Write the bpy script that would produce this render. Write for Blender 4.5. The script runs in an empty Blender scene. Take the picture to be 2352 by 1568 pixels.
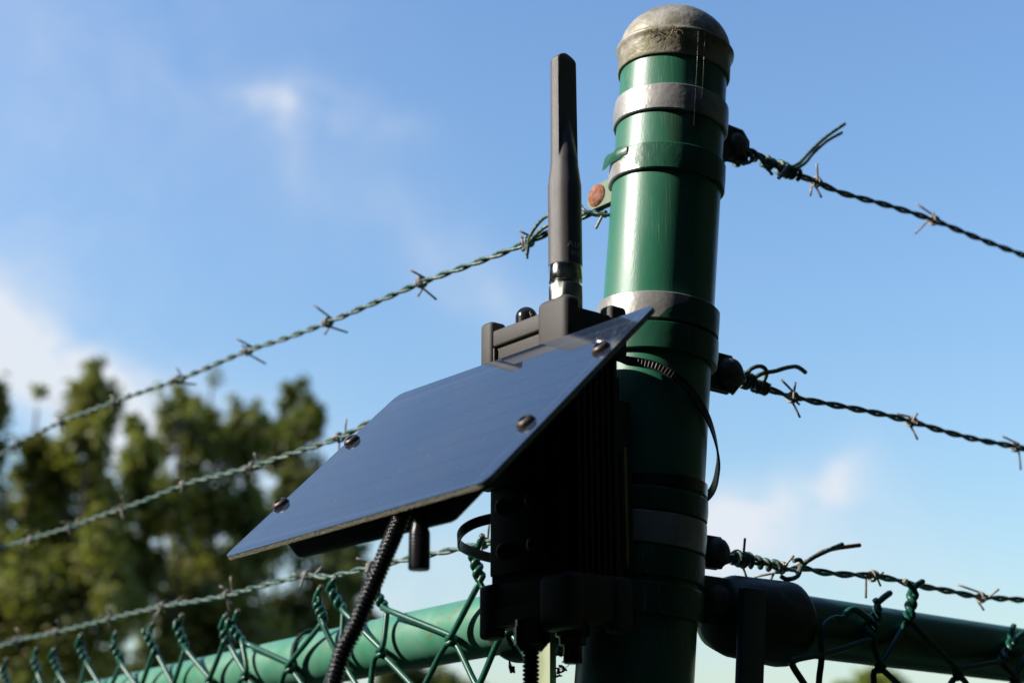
import bpy, bmesh, math, random
from mathutils import Vector, Matrix, noise
random.seed(7)
V = Vector
scene = bpy.context.scene
COL = scene.collection

# ------------------------------------------------------------------ camera
F, PITCH, CAMZ = 3600.0, math.radians(17.2), 1.7          # focal length in units of a 2352 px wide frame
CP, SP = math.cos(PITCH), math.sin(PITCH)
CAM = V((0, 0, CAMZ))
cam = bpy.data.cameras.new('camera')
cam.sensor_width = 36.0
cam.lens = 36.0 * F / 2352.0
cam.clip_start, cam.clip_end = 0.02, 2000.0
cam.dof.use_dof = True
cam.dof.focus_distance = 0.945
cam.dof.aperture_fstop = 7.6
camo = bpy.data.objects.new('camera', cam)
camo.location = CAM
camo.rotation_euler = (math.radians(90) + PITCH, 0, 0)
COL.objects.link(camo)
scene.camera = camo

# ------------------------------------------------------------------ sun, sky, exposure
SUN_AZ, SUN_EL = math.radians(80), math.radians(31)        # azimuth counted from -Y towards -X
sdir = V((-math.sin(SUN_AZ) * math.cos(SUN_EL), -math.cos(SUN_AZ) * math.cos(SUN_EL), math.sin(SUN_EL)))
sun = bpy.data.lights.new('sun', 'SUN')
sun.energy = 5.0
sun.angle = math.radians(0.5)
sun.color = (1.0, 0.94, 0.84)
suno = bpy.data.objects.new('sun', sun)
suno.rotation_euler = sdir.to_track_quat('Z', 'Y').to_euler()
COL.objects.link(suno)
scene.view_settings.view_transform = 'Standard'
scene.view_settings.look = 'None'
scene.view_settings.exposure = 0.42
scene.view_settings.gamma = 1.0

def sight(px, py):
    cx, cy = (px - 1176) / F, (784 - py) / F
    return V((cx, CP - cy * SP, SP + cy * CP))

world = bpy.data.worlds.new('World')
scene.world = world
world.use_nodes = True
wt = world.node_tree
wt.nodes.clear()
def wn(kind, **kw):
    n = wt.nodes.new(kind)
    for k, v in kw.items(): setattr(n, k, v)
    return n
def wmath(op, a, b=None, clamp=False):
    n = wn('ShaderNodeMath', operation=op, use_clamp=clamp)
    for i, q in enumerate((a, b)):
        if q is None: continue
        if isinstance(q, (int, float)): n.inputs[i].default_value = q
        else: wt.links.new(q, n.inputs[i])
    return n.outputs[0]
sky = wn('ShaderNodeTexSky', sky_type='NISHITA')
sky.sun_disc = False
sky.sun_elevation = SUN_EL
sky.sun_rotation = math.atan2(sdir.x, sdir.y)
sky.altitude = 50
sky.air_density = 1.9
sky.dust_density = 0.35
sky.ozone_density = 3.3
tc = wn('ShaderNodeTexCoord')
warp = wn('ShaderNodeTexNoise'); warp.inputs['Scale'].default_value = 9.0; warp.inputs['Detail'].default_value = 6.0
wt.links.new(tc.outputs['Generated'], warp.inputs['Vector'])
wsub = wn('ShaderNodeVectorMath', operation='SUBTRACT'); wsub.inputs[1].default_value = (0.5, 0.5, 0.5)
wt.links.new(warp.outputs['Color'], wsub.inputs[0])
wscl = wn('ShaderNodeVectorMath', operation='SCALE'); wscl.inputs['Scale'].default_value = 0.075
wt.links.new(wsub.outputs[0], wscl.inputs[0])
wadd = wn('ShaderNodeVectorMath', operation='ADD')
wt.links.new(tc.outputs['Generated'], wadd.inputs[0]); wt.links.new(wscl.outputs[0], wadd.inputs[1])
cn = wn('ShaderNodeTexNoise'); cn.inputs['Scale'].default_value = 17.0; cn.inputs['Detail'].default_value = 8.0; cn.inputs['Roughness'].default_value = 0.58
wt.links.new(wadd.outputs[0], cn.inputs['Vector'])
tot = None
# soft clouds: image position they are seen at, angular half size across and up, density, streak weight
for (px, py, rx, ry, rot, den) in (
        (-20, 805, .034, .027, -.3, 1.3), (85, 862, .044, .022, -.5, 1.2), (230, 930, .045, .030, -.5, 1.1), (340, 990, .030, .035, -.6, .9), (480, 1180, .09, .05, .3, .6), (20, 60, .16, .16, 0, .22),
        (630, 275, .024, .008, -.5, .50), (670, 345, .010, .028, .15, .40), (770, 285, .045, .018, -.2, .34), (860, 480, .13, .03, -.55, .14),
        (1120, 670, .07, .016, -.65, .24), (1720, 1205, .065, .022, .40, .85), (1650, 1265, .085, .028, .15, .8), (1870, 1135, .034, .011, .6, .6), (1800, 1150, .05, .010, .3, .35),
        (1850, 1420, .10, .04, .1, .30), (1010, 1400, .12, .05, .2, .45), (-280, 760, .08, .05, .3, .8)):
    c = sight(px, py).normalized()
    right = V((c.y, -c.x, 0)).normalized(); up = right.cross(c)
    a = right * math.cos(rot) + up * math.sin(rot); b = up * math.cos(rot) - right * math.sin(rot)
    d1 = wn('ShaderNodeVectorMath', operation='DOT_PRODUCT'); d1.inputs[1].default_value = a / rx
    d2 = wn('ShaderNodeVectorMath', operation='DOT_PRODUCT'); d2.inputs[1].default_value = b / ry
    for d in (d1, d2): wt.links.new(wadd.outputs[0], d.inputs[0])
    e1 = wmath('SUBTRACT', d1.outputs['Value'], c.dot(a) / rx); e2 = wmath('SUBTRACT', d2.outputs['Value'], c.dot(b) / ry)
    r2 = wmath('ADD', wmath('MULTIPLY', e1, e1), wmath('MULTIPLY', e2, e2))
    g = wmath('POWER', 2.718, wmath('MULTIPLY', r2, -1.0))
    g = wmath('MULTIPLY', g, den)
    fr = wn('ShaderNodeVectorMath', operation='DOT_PRODUCT'); fr.inputs[1].default_value = c
    wt.links.new(tc.outputs['Generated'], fr.inputs[0])
    g = wmath('MULTIPLY', g, wmath('GREATER_THAN', fr.outputs['Value'], 0.2))
    tot = g if tot is None else wmath('ADD', tot, g)
cm = wmath('ADD', wmath('MULTIPLY', cn.outputs['Fac'], 2.4), -0.48)
cf = wmath('MULTIPLY', tot, cm)
cf = wmath('MINIMUM', cf, 0.92)
mix = wn('ShaderNodeMixRGB')
SKY = 0.15
mix.inputs['Color2'].default_value = (0.60 / SKY, 0.63 / SKY, 0.68 / SKY, 1)
wt.links.new(cf, mix.inputs['Fac'])
tint = wn('ShaderNodeMixRGB', blend_type='MULTIPLY'); tint.inputs['Fac'].default_value = 1.0
tint.inputs['Color2'].default_value = (0.63, 0.755, 0.99, 1)
wt.links.new(sky.outputs['Color'], tint.inputs['Color1'])
wt.links.new(tint.outputs['Color'], mix.inputs['Color1'])
bg = wn('ShaderNodeBackground'); bg.inputs['Strength'].default_value = SKY
wt.links.new(mix.outputs['Color'], bg.inputs['Color'])
wo = wn('ShaderNodeOutputWorld')
wt.links.new(bg.outputs[0], wo.inputs['Surface'])

# ------------------------------------------------------------------ geometry helpers
def at(px, py, Y):                                          # point seen at px,py standing on the upright plane y = Y
    r = sight(px, py); return CAM + r * (Y / r.y)
def onp(px, py, P0, n):                                     # point seen at px,py lying on a plane of the place
    r = sight(px, py); return CAM + r * ((P0 - CAM).dot(n) / r.dot(n))
def lerp(a, b, t): return a + (b - a) * t

WL = {}
class MB:
    def __init__(s): s.v = []; s.f = []; s.sm = []
    def ring_join(s, a, b, n, smooth=True):
        for i in range(n):
            j = (i + 1) % n
            s.f.append((a + i, a + j, b + j, b + i)); s.sm.append(smooth)
    def tube(s, pts, rad, n=8, caps=True, smooth=True):
        pts = [V(p) for p in pts]; m = len(pts)
        if not hasattr(rad, '__len__'): rad = [rad] * m
        t0 = (pts[1] - pts[0]).normalized()
        u = t0.orthogonal().normalized(); prev = None; starts = []
        for i, p in enumerate(pts):
            t = (pts[min(i + 1, m - 1)] - pts[max(i - 1, 0)])
            t = t.normalized() if t.length > 1e-9 else t0
            u = (u - t * u.dot(t)).normalized(); w = t.cross(u)
            starts.append(len(s.v))
            for k in range(n):
                a = 2 * math.pi * k / n
                s.v.append(p + (u * math.cos(a) + w * math.sin(a)) * rad[i])
        for i in range(m - 1): s.ring_join(starts[i], starts[i + 1], n, smooth)
        if caps:
            s.f.append(tuple(range(starts[0] + n - 1, starts[0] - 1, -1))); s.sm.append(False)
            s.f.append(tuple(range(starts[-1], starts[-1] + n))); s.sm.append(False)
        return s
    def lathe(s, O, ax, prof, n=48, smooth=True, jit=None, closed=False, a0=0.0):
        ax = ax.normalized(); u = V((1, 0, 0)); u = (u - ax * u.dot(ax)).normalized(); w = ax.cross(u); st = []
        for i, (h, r) in enumerate(prof):
            st.append(len(s.v))
            for k in range(n):
                a = a0 + 2 * math.pi * k / n
                rr = r + (jit(a, h, i) if jit else 0)
                s.v.append(O + ax * h + (u * math.cos(a) + w * math.sin(a)) * max(rr, 1e-5))
        for i in range(len(prof) - 1): s.ring_join(st[i], st[i + 1], n, smooth)
        if closed: s.ring_join(st[-1], st[0], n, smooth)
        return s
    def poly(s, pts, smooth=False):
        b = len(s.v); s.v += [V(p) for p in pts]; s.f.append(tuple(range(b, b + len(pts)))); s.sm.append(smooth)
    def prism(s, pts, ext, smooth_sides=False):              # outline pts, extruded by vector ext
        b = len(s.v); n = len(pts); ext = V(ext)
        s.v += [V(p) for p in pts] + [V(p) + ext for p in pts]
        s.f.append(tuple(range(b + n - 1, b - 1, -1))); s.sm.append(False)
        s.f.append(tuple(range(b + n, b + 2 * n))); s.sm.append(False)
        for i in range(n):
            j = (i + 1) % n
            s.f.append((b + i, b + j, b + n + j, b + n + i)); s.sm.append(smooth_sides)
        return s
    def box(s, c, ex, ey, ez, bev=0.0, seg=2):               # centre, three half-extent vectors
        bm = bmesh.new(); c = V(c)
        vs = [bm.verts.new(c + ex * a + ey * b + ez * d) for a in (-1, 1) for b in (-1, 1) for d in (-1, 1)]
        for q in ((0, 1, 3, 2), (4, 6, 7, 5), (0, 4, 5, 1), (2, 3, 7, 6), (0, 2, 6, 4), (1, 5, 7, 3)):
            bm.faces.new([vs[i] for i in q])
        bmesh.ops.recalc_face_normals(bm, faces=bm.faces)
        if bev: bmesh.ops.bevel(bm, geom=list(bm.edges), offset=bev, segments=seg, profile=0.5, affect='EDGES')
        s.add_bm(bm, bool(bev)); bm.free(); return s
    def add_bm(s, bm, smooth):
        b = len(s.v); bm.verts.index_update()
        s.v += [v.co.copy() for v in bm.verts]
        for f in bm.faces: s.f.append(tuple(b + v.index for v in f.verts)); s.sm.append(smooth)

def obj(name, mb, mat, parent=None, recalc=True, auto=35):
    off = WL.get(parent, V((0, 0, 0))) if parent else V((0, 0, 0))
    me = bpy.data.meshes.new(name)
    me.from_pydata([tuple(v - off) for v in mb.v], [], mb.f)
    me.polygons.foreach_set('use_smooth', mb.sm)
    if recalc:
        bm = bmesh.new(); bm.from_mesh(me)
        bmesh.ops.recalc_face_normals(bm, faces=bm.faces)
        if auto:
            lim = math.radians(auto)
            for e in bm.edges:
                if len(e.link_faces) == 2 and e.calc_face_angle(0) > lim: e.smooth = False
        bm.to_mesh(me); bm.free()
    me.materials.append(mat); me.update()
    o = bpy.data.objects.new(name, me); COL.objects.link(o)
    if parent: o.parent = parent; WL[o] = off
    else: WL[o] = V((0, 0, 0))
    return o
def tag(o, label=None, cat=None, group=None, kind=None):
    for k, v in (('label', label), ('category', cat), ('group', group), ('kind', kind)):
        if v: o[k] = v
    return o
def thing(name, loc, label, cat, group=None):
    o = bpy.data.objects.new(name, None); o.empty_display_size = .05
    o.location = loc; COL.objects.link(o); WL[o] = V(loc)
    return tag(o, label, cat, group)

def spline(pts, sub=6):                                      # Catmull-Rom through the points
    P = [V(p) for p in pts]; out = []
    for i in range(len(P) - 1):
        a = P[i - 1] if i else P[0] * 2 - P[1]; b, c = P[i], P[i + 1]
        d = P[i + 2] if i + 2 < len(P) else P[-1] * 2 - P[-2]
        for k in range(sub):
            t = k / sub
            out.append(.5 * ((2 * b) + (c - a) * t + (2 * a - 5 * b + 4 * c - d) * t * t + (3 * b - a - 3 * c + d) * t ** 3))
    out.append(P[-1]); return out
def resample(pts, step):
    L = [0]
    for i in range(1, len(pts)): L.append(L[-1] + (pts[i] - pts[i - 1]).length)
    n = max(2, int(L[-1] / step)); out = []; j = 0
    for k in range(n + 1):
        d = L[-1] * k / n
        while j < len(L) - 2 and L[j + 1] < d: j += 1
        out.append(lerp(pts[j], pts[j + 1], min(1, max(0, (d - L[j]) / max(1e-9, L[j + 1] - L[j])))))
    return out

# ------------------------------------------------------------------ materials
def M(name, base, rough=.5, metal=0.0, spec=.5, c2=None, scale=40, lo=.4, hi=.65, stretch=(1, 1, 1), detail=6, bump=0.0, bscale=None,
      rvar=0.0, c3=None, scale3=12, lo3=.55, hi3=.7, stretch3=(1, 1, 1), coat=0.0, extra=None, bstretch=None):
    m = bpy.data.materials.new(name); m.use_nodes = True
    nt = m.node_tree; b = nt.nodes['Principled BSDF']; L = nt.links.new
    b.inputs['Roughness'].default_value = rough; b.inputs['Metallic'].default_value = metal
    b.inputs['Specular IOR Level'].default_value = spec; b.inputs['Coat Weight'].default_value = coat
    b.inputs['Base Color'].default_value = (*base, 1)
    t = nt.nodes.new('ShaderNodeTexCoord')
    def nz(sc, st, det=detail):
        mp = nt.nodes.new('ShaderNodeMapping'); mp.inputs['Scale'].default_value = st
        L(t.outputs['Object'], mp.inputs['Vector'])
        n = nt.nodes.new('ShaderNodeTexNoise'); n.inputs['Scale'].default_value = sc; n.inputs['Detail'].default_value = det
        L(mp.outputs[0], n.inputs['Vector']); return n.outputs['Fac']
    def ramp(fac, lo, hi):
        r = nt.nodes.new('ShaderNodeMapRange'); r.inputs[1].default_value = lo; r.inputs[2].default_value = hi
        L(fac, r.inputs[0]); return r.outputs[0]
    def mixc(fac, a, c):
        x = nt.nodes.new('ShaderNodeMixRGB'); L(fac, x.inputs['Fac'])
        for i, q in ((1, a), (2, c)):
            if isinstance(q, tuple): x.inputs[i].default_value = (*q, 1)
            else: L(q, x.inputs[i])
        return x.outputs[0]
    cur = base
    if c2: 
        f = ramp(nz(scale, stretch), lo, hi); cur = mixc(f, cur, c2)
        if rvar:
            r = nt.nodes.new('ShaderNodeMapRange'); r.inputs[3].default_value = rough; r.inputs[4].default_value = rough + rvar
            L(f, r.inputs[0]); L(r.outputs[0], b.inputs['Roughness'])
    if c3: cur = mixc(ramp(nz(scale3, stretch3), lo3, hi3), cur, c3)
    if extra: cur = extra(nt, b, t, cur, nz, ramp, mixc)
    if not isinstance(cur, tuple) and cur is not None: L(cur, b.inputs['Base Color'])
    if bump:
        bp = nt.nodes.new('ShaderNodeBump'); bp.inputs['Strength'].default_value = bump; bp.inputs['Distance'].default_value = .001
        L(nz(bscale or scale, bstretch or stretch, 8), bp.inputs['Height']); L(bp.outputs[0], b.inputs['Normal'])
    return m

def scratches(amount, col=(.5, .55, .45)):
    def ex(nt, b, t, cur, nz, ramp, mixc):                   # fine upright scratches and rub marks
        f = ramp(nz(1.0, (1900, 1900, 22), 3), .60, .68); g = ramp(nz(26, (1, 1, .5), 3), .46, .60)
        mm = nt.nodes.new('ShaderNodeMath'); mm.operation = 'MULTIPLY'; nt.links.new(f, mm.inputs[0]); nt.links.new(g, mm.inputs[1])
        m2 = nt.nodes.new('ShaderNodeMath'); m2.operation = 'MULTIPLY'; nt.links.new(mm.outputs[0], m2.inputs[0]); m2.inputs[1].default_value = amount
        return mixc(m2.outputs[0], cur, col)
    return ex
GREEN = (.026, .175, .098)
m_post = M('green_post_paint', GREEN, .30, spec=.6, c2=(.045, .185, .115), scale=30, stretch=(1, 1, .25), rvar=.14, bump=.09, bscale=1500, bstretch=(1, 1, .25), c3=(.075, .085, .035), scale3=30, lo3=.53, hi3=.74, stretch3=(1, 1, .45), extra=scratches(.38))
m_bandg = M('green_band_paint', (.018, .105, .060), .36, c2=(.05, .07, .035), scale=55, lo=.55, hi=.75, bump=.2, bscale=200, extra=scratches(.5))
m_alu = M('weathered_aluminium', (.42, .41, .40), .42, metal=.35, c2=(.30, .29, .28), scale=70, bump=.25, bscale=300, c3=(.10, .095, .07), scale3=45, lo3=.6, hi3=.75, extra=scratches(.5, (.6, .6, .58)))
m_cap = M('lichened_cap_metal', (.46, .42, .36), .48, metal=.15, c2=(.25, .23, .16), scale=75, lo=.40, hi=.60, bump=.5, bscale=300, c3=(.17, .15, .06), scale3=36, lo3=.52, hi3=.72)
def peelmat(name, cx, cz, thr, slant, soft=60):                          # green paint worn off bare metal towards the weather side
    def peel(nt, b, t, cur, nz, ramp, mixc):
        sep = nt.nodes.new('ShaderNodeVectorMath'); sep.operation = 'DOT_PRODUCT'; sep.inputs[1].default_value = (1, 0, -slant); nt.links.new(t.outputs['Object'], sep.inputs[0])
        a = nt.nodes.new('ShaderNodeMath'); a.operation = 'MULTIPLY_ADD'; nt.links.new(sep.outputs['Value'], a.inputs[0]); a.inputs[1].default_value = soft; a.inputs[2].default_value = -(cx - slant * cz + thr) * soft
        n = nz(45, (1, 1, .8), 5)
        q = nt.nodes.new('ShaderNodeMath'); q.operation = 'MULTIPLY_ADD'; nt.links.new(n, q.inputs[0]); q.inputs[1].default_value = 1.2; nt.links.new(a.outputs[0], q.inputs[2])
        f = ramp(q.outputs[0], .57, .61)
        inv = nt.nodes.new('ShaderNodeMapRange'); inv.inputs[3].default_value = .35; inv.inputs[4].default_value = 0.0
        nt.links.new(f, inv.inputs[0]); nt.links.new(inv.outputs[0], b.inputs['Metallic'])
        c = mixc(f, cur, (.020, .115, .066))
        return scratches(.5)(nt, b, t, c, nz, ramp, mixc)
    return M(name, (.40, .39, .37), .4, c2=(.30, .29, .27), scale=60, bump=.3, bscale=240, extra=peel)
m_rust = M('rusty_bolt', (.27, .085, .045), .8, c2=(.38, .17, .10), scale=260, lo=.4, hi=.62, bump=.7, bscale=500, c3=(.10, .05, .04), scale3=350)
m_bolt = M('dull_bolt', (.16, .15, .13), .6, metal=.3, c2=(.08, .08, .07), scale=200, bump=.4, bscale=300)
m_pvc = M('green_wire_coating', (.010, .085, .055), .36, c2=(.016, .115, .075), scale=300, lo=.45, hi=.6, spec=.45, c3=(.10, .14, .11), scale3=220, lo3=.62, hi3=.8)
m_barbwire = M('green_strand_coating', (.015, .10, .078), .38, c2=(.09, .16, .135), scale=260, lo=.42, hi=.62, c3=(.30, .27, .23), scale3=380, lo3=.50, hi3=.66, bump=.3, bscale=900)
m_barb = M('weathered_galvanised_barb', (.30, .27, .24), .55, metal=.2, c2=(.38, .33, .29), scale=500, c3=(.16, .14, .13), scale3=300, bump=.3, bscale=900)
m_cut = M('cut_wire_end', (.25, .21, .18), .6, c2=(.2, .12, .07), scale=800)
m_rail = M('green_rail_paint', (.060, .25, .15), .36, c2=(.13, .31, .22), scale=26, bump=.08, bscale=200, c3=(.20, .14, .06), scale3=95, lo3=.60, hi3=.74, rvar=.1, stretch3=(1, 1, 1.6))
m_rail_shaded = M('shaded_green_rail_paint', (.020, .12, .068), .38, c2=(.03, .10, .055), scale=26, bump=.08, bscale=200, c3=(.12, .09, .04), scale3=90, lo3=.60, hi3=.74)  # rail paint darkened so its colour carries the shade on the right
m_dark = M('dark_green_casting', (.012, .035, .024), .45, c2=(.05, .05, .04), scale=70, lo=.5, hi=.7, bump=.35, bscale=150, c3=(.16, .15, .14), scale3=30, lo3=.62, hi3=.7)
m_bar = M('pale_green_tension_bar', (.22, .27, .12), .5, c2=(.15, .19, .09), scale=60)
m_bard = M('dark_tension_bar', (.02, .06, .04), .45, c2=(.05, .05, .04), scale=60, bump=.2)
m_black = M('matt_black_plastic', (.062, .058, .052), .55, spec=.4, c2=(.072, .067, .060), scale=900, bump=.28, bscale=2600)
m_anod = M('black_anodised_aluminium', (.010, .010, .010), .5, spec=.3, c2=(.02, .02, .02), scale=500)
m_ant = M('antenna_soft_black', (.080, .072, .071), .42, spec=.7, c2=(.125, .113, .112), scale=1800, bump=.35, bscale=3200)
m_glossb = M('glossy_black_rubber', (.008, .008, .009), .22, spec=.55, c2=(.013, .013, .014), scale=200)
m_tie = M('black_nylon_tie', (.018, .017, .017), .42, c2=(.03, .028, .026), scale=400)
m_chrome = M('nickel_plating', (.72, .68, .60), .12, metal=1.0, c2=(.62, .60, .54), scale=300, rvar=.08)
m_print = M('grey_print', (.50, .52, .53), .6, c2=(.45, .46, .47), scale=900)
m_fr4 = M('sawn_board_edge', (.42, .40, .30), .7, c2=(.30, .28, .20), scale=700, bump=.8, bscale=900)
m_screw = M('blackened_screw', (.060, .050, .045), .42, metal=.6, c2=(.11, .09, .08), scale=500, rvar=.15)
m_straw = M('dry_straw', (.36, .27, .15), .7, c2=(.22, .15, .08), scale=300)
m_deadleaf = M('dead_leaf', (.05, .028, .018), .8, c2=(.09, .04, .02), scale=300)
m_web = M('spider_silk', (.75, .75, .72), .3, spec=.8, c2=(.6, .6, .6), scale=500)
m_yellow = M('yellowed_plastic', (.33, .31, .06), .45, c2=(.22, .22, .05), scale=100)
m_label = M('dark_label_print', (.05, .05, .05), .6, c2=(.04, .04, .04), scale=100)
m_bark = M('tree_bark', (.07, .055, .04), .9, c2=(.11, .09, .07), scale=6, bump=.6)
m_ground = M('mown_grass_ground', (.026, .040, .012), .9, c2=(.042, .05, .016), scale=1.6, bump=.4, bscale=40, c3=(.06, .05, .028), scale3=.35)

def leafmat(name, a, b_):
    m = M(name, a, .55, spec=.35, c2=b_, scale=1.1, lo=.35, hi=.65)
    nt = m.node_tree; p = nt.nodes['Principled BSDF']
    tr = nt.nodes.new('ShaderNodeBsdfTranslucent'); tr.inputs['Color'].default_value = (a[0] * 1.6, a[1] * 1.8, a[2] * .8, 1)
    mx = nt.nodes.new('ShaderNodeMixShader'); mx.inputs[0].default_value = .40
    nt.links.new(p.outputs[0], mx.inputs[1]); nt.links.new(tr.outputs[0], mx.inputs[2])
    nt.links.new(mx.outputs[0], nt.nodes['Material Output'].inputs['Surface'])
    return m
m_leafA = leafmat('leaf_olive_green', (.18, .18, .042), (.23, .215, .055))
m_leafB = leafmat('leaf_mid_green', (.165, .17, .042), (.21, .20, .052))
m_leafC = leafmat('leaf_dark_green', (.11, .12, .036), (.15, .15, .04))
m_leafY = leafmat('leaf_yellow_green', (.20, .23, .04), (.27, .27, .05))

# ------------------------------------------------------------------ ground
g = MB(); N = 24; S = 420.0
for i in range(N + 1):
    for j in range(N + 1): g.v.append(V((-S + 2 * S * i / N, -S + 2 * S * j / N, 0)))
for i in range(N):
    for j in range(N): g.f.append((i * (N + 1) + j, (i + 1) * (N + 1) + j, (i + 1) * (N + 1) + j + 1, i * (N + 1) + j + 1)); g.sm.append(True)
tag(obj('ground', g, m_ground), kind='structure')

# ------------------------------------------------------------------ corner post
YP = .937
PA, PB = at(1548, 160, YP), at(1461, 1500, YP)
AX = (PA - PB).normalized()
PX = V((1, 0, 0)); PX = (PX - AX * PX.dot(AX)).normalized(); PYV = AX.cross(PX)       # PYV points away from the camera
def postpoint(px, py, R):
    r = sight(px, py).normalized(); d = r - AX * r.dot(AX); o = CAM - PB; o = o - AX * o.dot(AX)
    a, b, c = d.dot(d), 2 * d.dot(o), o.dot(o) - R * R
    return CAM + r * ((-b - math.sqrt(b * b - 4 * a * c)) / (2 * a))
def hh(py, R): return (postpoint(1548 + (py - 160) * (1461 - 1548) / 1340, py, R) - PB).dot(AX)
def onpost(h, ang, R): return PB + AX * h + (PX * math.sin(ang) - PYV * math.cos(ang)) * R     # ang 0 faces the camera, + is to the right
PR = .035
base = PB - AX * (PB.z / AX.z)
post = thing('corner_post', base, 'round green steel fence corner post with grey domed cap, leaning right behind the solar panel', 'fence post')
hcap = hh(119.5, .037)
mb = MB().lathe(PB, AX, [(-PB.z / AX.z - .1, PR), (-.2, PR)] + [(-.2 + (hcap + .205) * i / 40, PR) for i in range(1, 41)], 96)
obj('pipe', mb, m_post, post)
hr = hh(60, .0385)
capH = .030
mb = MB().lathe(PB, AX, [(hcap, .0352), (hcap, .0366), (hcap + .001, .0371), (hr - .0045, .0369), (hr - .003, .0378), (hr - .0015, .0388), (hr, .0389), (hr + .0012, .0382), (hr + .0014, .0366)] +
    [(hr + .001 + capH * math.sin(a), .0366 * math.cos(a)) for a in [math.pi / 2 * i / 14 for i in range(1, 15)]], 96,
    jit=lambda a, h, i: .00035 * noise.noise(V((math.cos(a) * 2, math.sin(a) * 2, h * 60))))
obj('post_cap', mb, m_cap, post)

def band(py0, py1, mat, R=.0372, th=.0016, name='brace_band', rough=.0004, seed=0):
    h1, h0 = hh(py0, R), hh(py1, R)
    e = .0006
    prof = [(h0, PR + .0002), (h0, R - e), (h0 + e, R), ((h0 + h1) / 2, R + .0003), (h1 - e, R), (h1, R - e), (h1, PR + .0002)]
    mb = MB().lathe(PB, AX, prof, 96, jit=lambda a, h, i: (rough * noise.noise(V((math.cos(a) * 3 + seed, math.sin(a) * 3, h * 90))) if 0 < i < 6 else 0))
    b = obj(name, mb, mat, post)
    return b, (h0 + h1) / 2, h1 - h0
def ear(bo, px, py, height, dirv, mat, boltmat, headr=.0088, domed=.0035, over=.011):
    """the two flat ears of a clamp pressed together, with a carriage bolt through them"""
    d = dirv.normalized(); n = V((d.y, -d.x, 0)).normalized()
    if n.y > 0: n = -n
    tgt = onp(px, py, MID + n * .003, n)
    c = PB + AX * (tgt - PB).dot(AX)
    c = c + (tgt - c) - d * (tgt - c).dot(d)
    Lb = (tgt - c).dot(d)
    mb = MB()
    up = (AX - d * AX.dot(d)).normalized()
    for sgn in (-1, 1):
        hx = height / 2
        out = [(.026, -hx), (Lb + over * .5, -hx), (Lb + over, -hx * .5), (Lb + over, hx * .45), (Lb + over * .4, hx), (.026, hx)]
        pts = [c + d * a + up * b - n * .003 + n * (sgn * .0020 - .0009) for a, b in out]
        mb.prism(pts, n * .0019)
    e = obj('clamp_ear', mb, mat, bo)
    k = headr
    mb = MB().lathe(tgt, n, [(-.0118, .0001), (-.0118, .004), (-.007, .0042), (-.001, .0042), (-.0004, k), (.0006, k * 1.0), (domed * .55, k * .88), (domed * .85, k * .6), (domed, .0001)], 28,
        jit=lambda a, h, i: .0003 * noise.noise(V((math.cos(a) * 4, math.sin(a) * 4, h * 500))))
    obj('bolt', mb, boltmat, bo)
    return tgt
DL = V((-3076, 3769, 0)).normalized(); DR = V((4624, 3769, 0)).normalized()
NL = V((-DL.y, DL.x, 0)); NR = V((DR.y, -DR.x, 0))            # normals facing the camera side
MID = at(1465, 1440, YP)
b, h, ht = band(189, 247.6, m_alu, seed=1); tag(b, 'bare grey band under the cap')
ear(b, 1697, 332, .024, DR, m_dark, m_bolt, headr=.0085)
def bandx(py): q = PB + AX * hh(py, .037) - base; return q.x, q.z
m_bandl = M('faded_green_ear_paint', (.16, .22, .13), .6, c2=(.10, .17, .10), scale=120, bump=.2)
b, h, ht = band(324, 384, peelmat('peeling_band_paint', *bandx(354), -.0285, -1.0), R=.0374, seed=2); tag(b, 'green band with paint peeling off bright metal at its left end')
ear(b, 1371, 450, .017, DL, m_bandl, m_rust, headr=.0078, domed=.0028, over=.009)
flap = MB()                                                  # curl of loose paint
for i in range(8):
    a = math.radians(-86 + i * 5.5)
    for j in range(5):
        hgt = h + ht / 2 + .0006 - j * (.0024 - .0001 * i) + .0006 * math.sin(i * 1.7 + j * .8)
        lift = .0028 * math.exp(-(i / 2.0)) * (1 + .12 * j) + .0012 * math.sin(j * .8) * math.exp(-((i - 4) / 2.5) ** 2) + .0005
        flap.v.append(onpost(hgt, a, .0377 + lift))
for i in range(7):
    for j in range(4): flap.f.append((i * 5 + j, i * 5 + j + 1, i * 5 + 5 + j + 1, i * 5 + 5 + j)); flap.sm.append(True)
obj('paint_flake', flap, m_bandg, b, recalc=False)
b, h, ht = band(666.7, 729, peelmat('half_bare_band_paint', *bandx(700), .0090, 1.2), R=.0384, seed=5); tag(b, 'band worn to bare grey metal on its left half')
b, h, ht = band(735, 797, m_bandg, R=.0386, seed=6)
ear(b, 1676, 858, .025, DR, m_dark, m_bolt, headr=.0108, domed=.0075, over=.006)
b, h, ht = band(1113, 1165, m_bandg, R=.0376, seed=7)
b, h, ht = band(1169, 1243, m_alu, R=.0376, seed=8); tag(b, 'grey band in the shade of the solar panel')
ear(b, 1648, 1268, .020, DR, m_dark, m_bolt, headr=.0095, domed=.006, over=.008)
b, h, ht = band(1248, 1316, m_bandg, R=.0376, seed=9)
b, h, ht = band(1331, 1404, m_bandg, R=.0380, seed=10)
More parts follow.
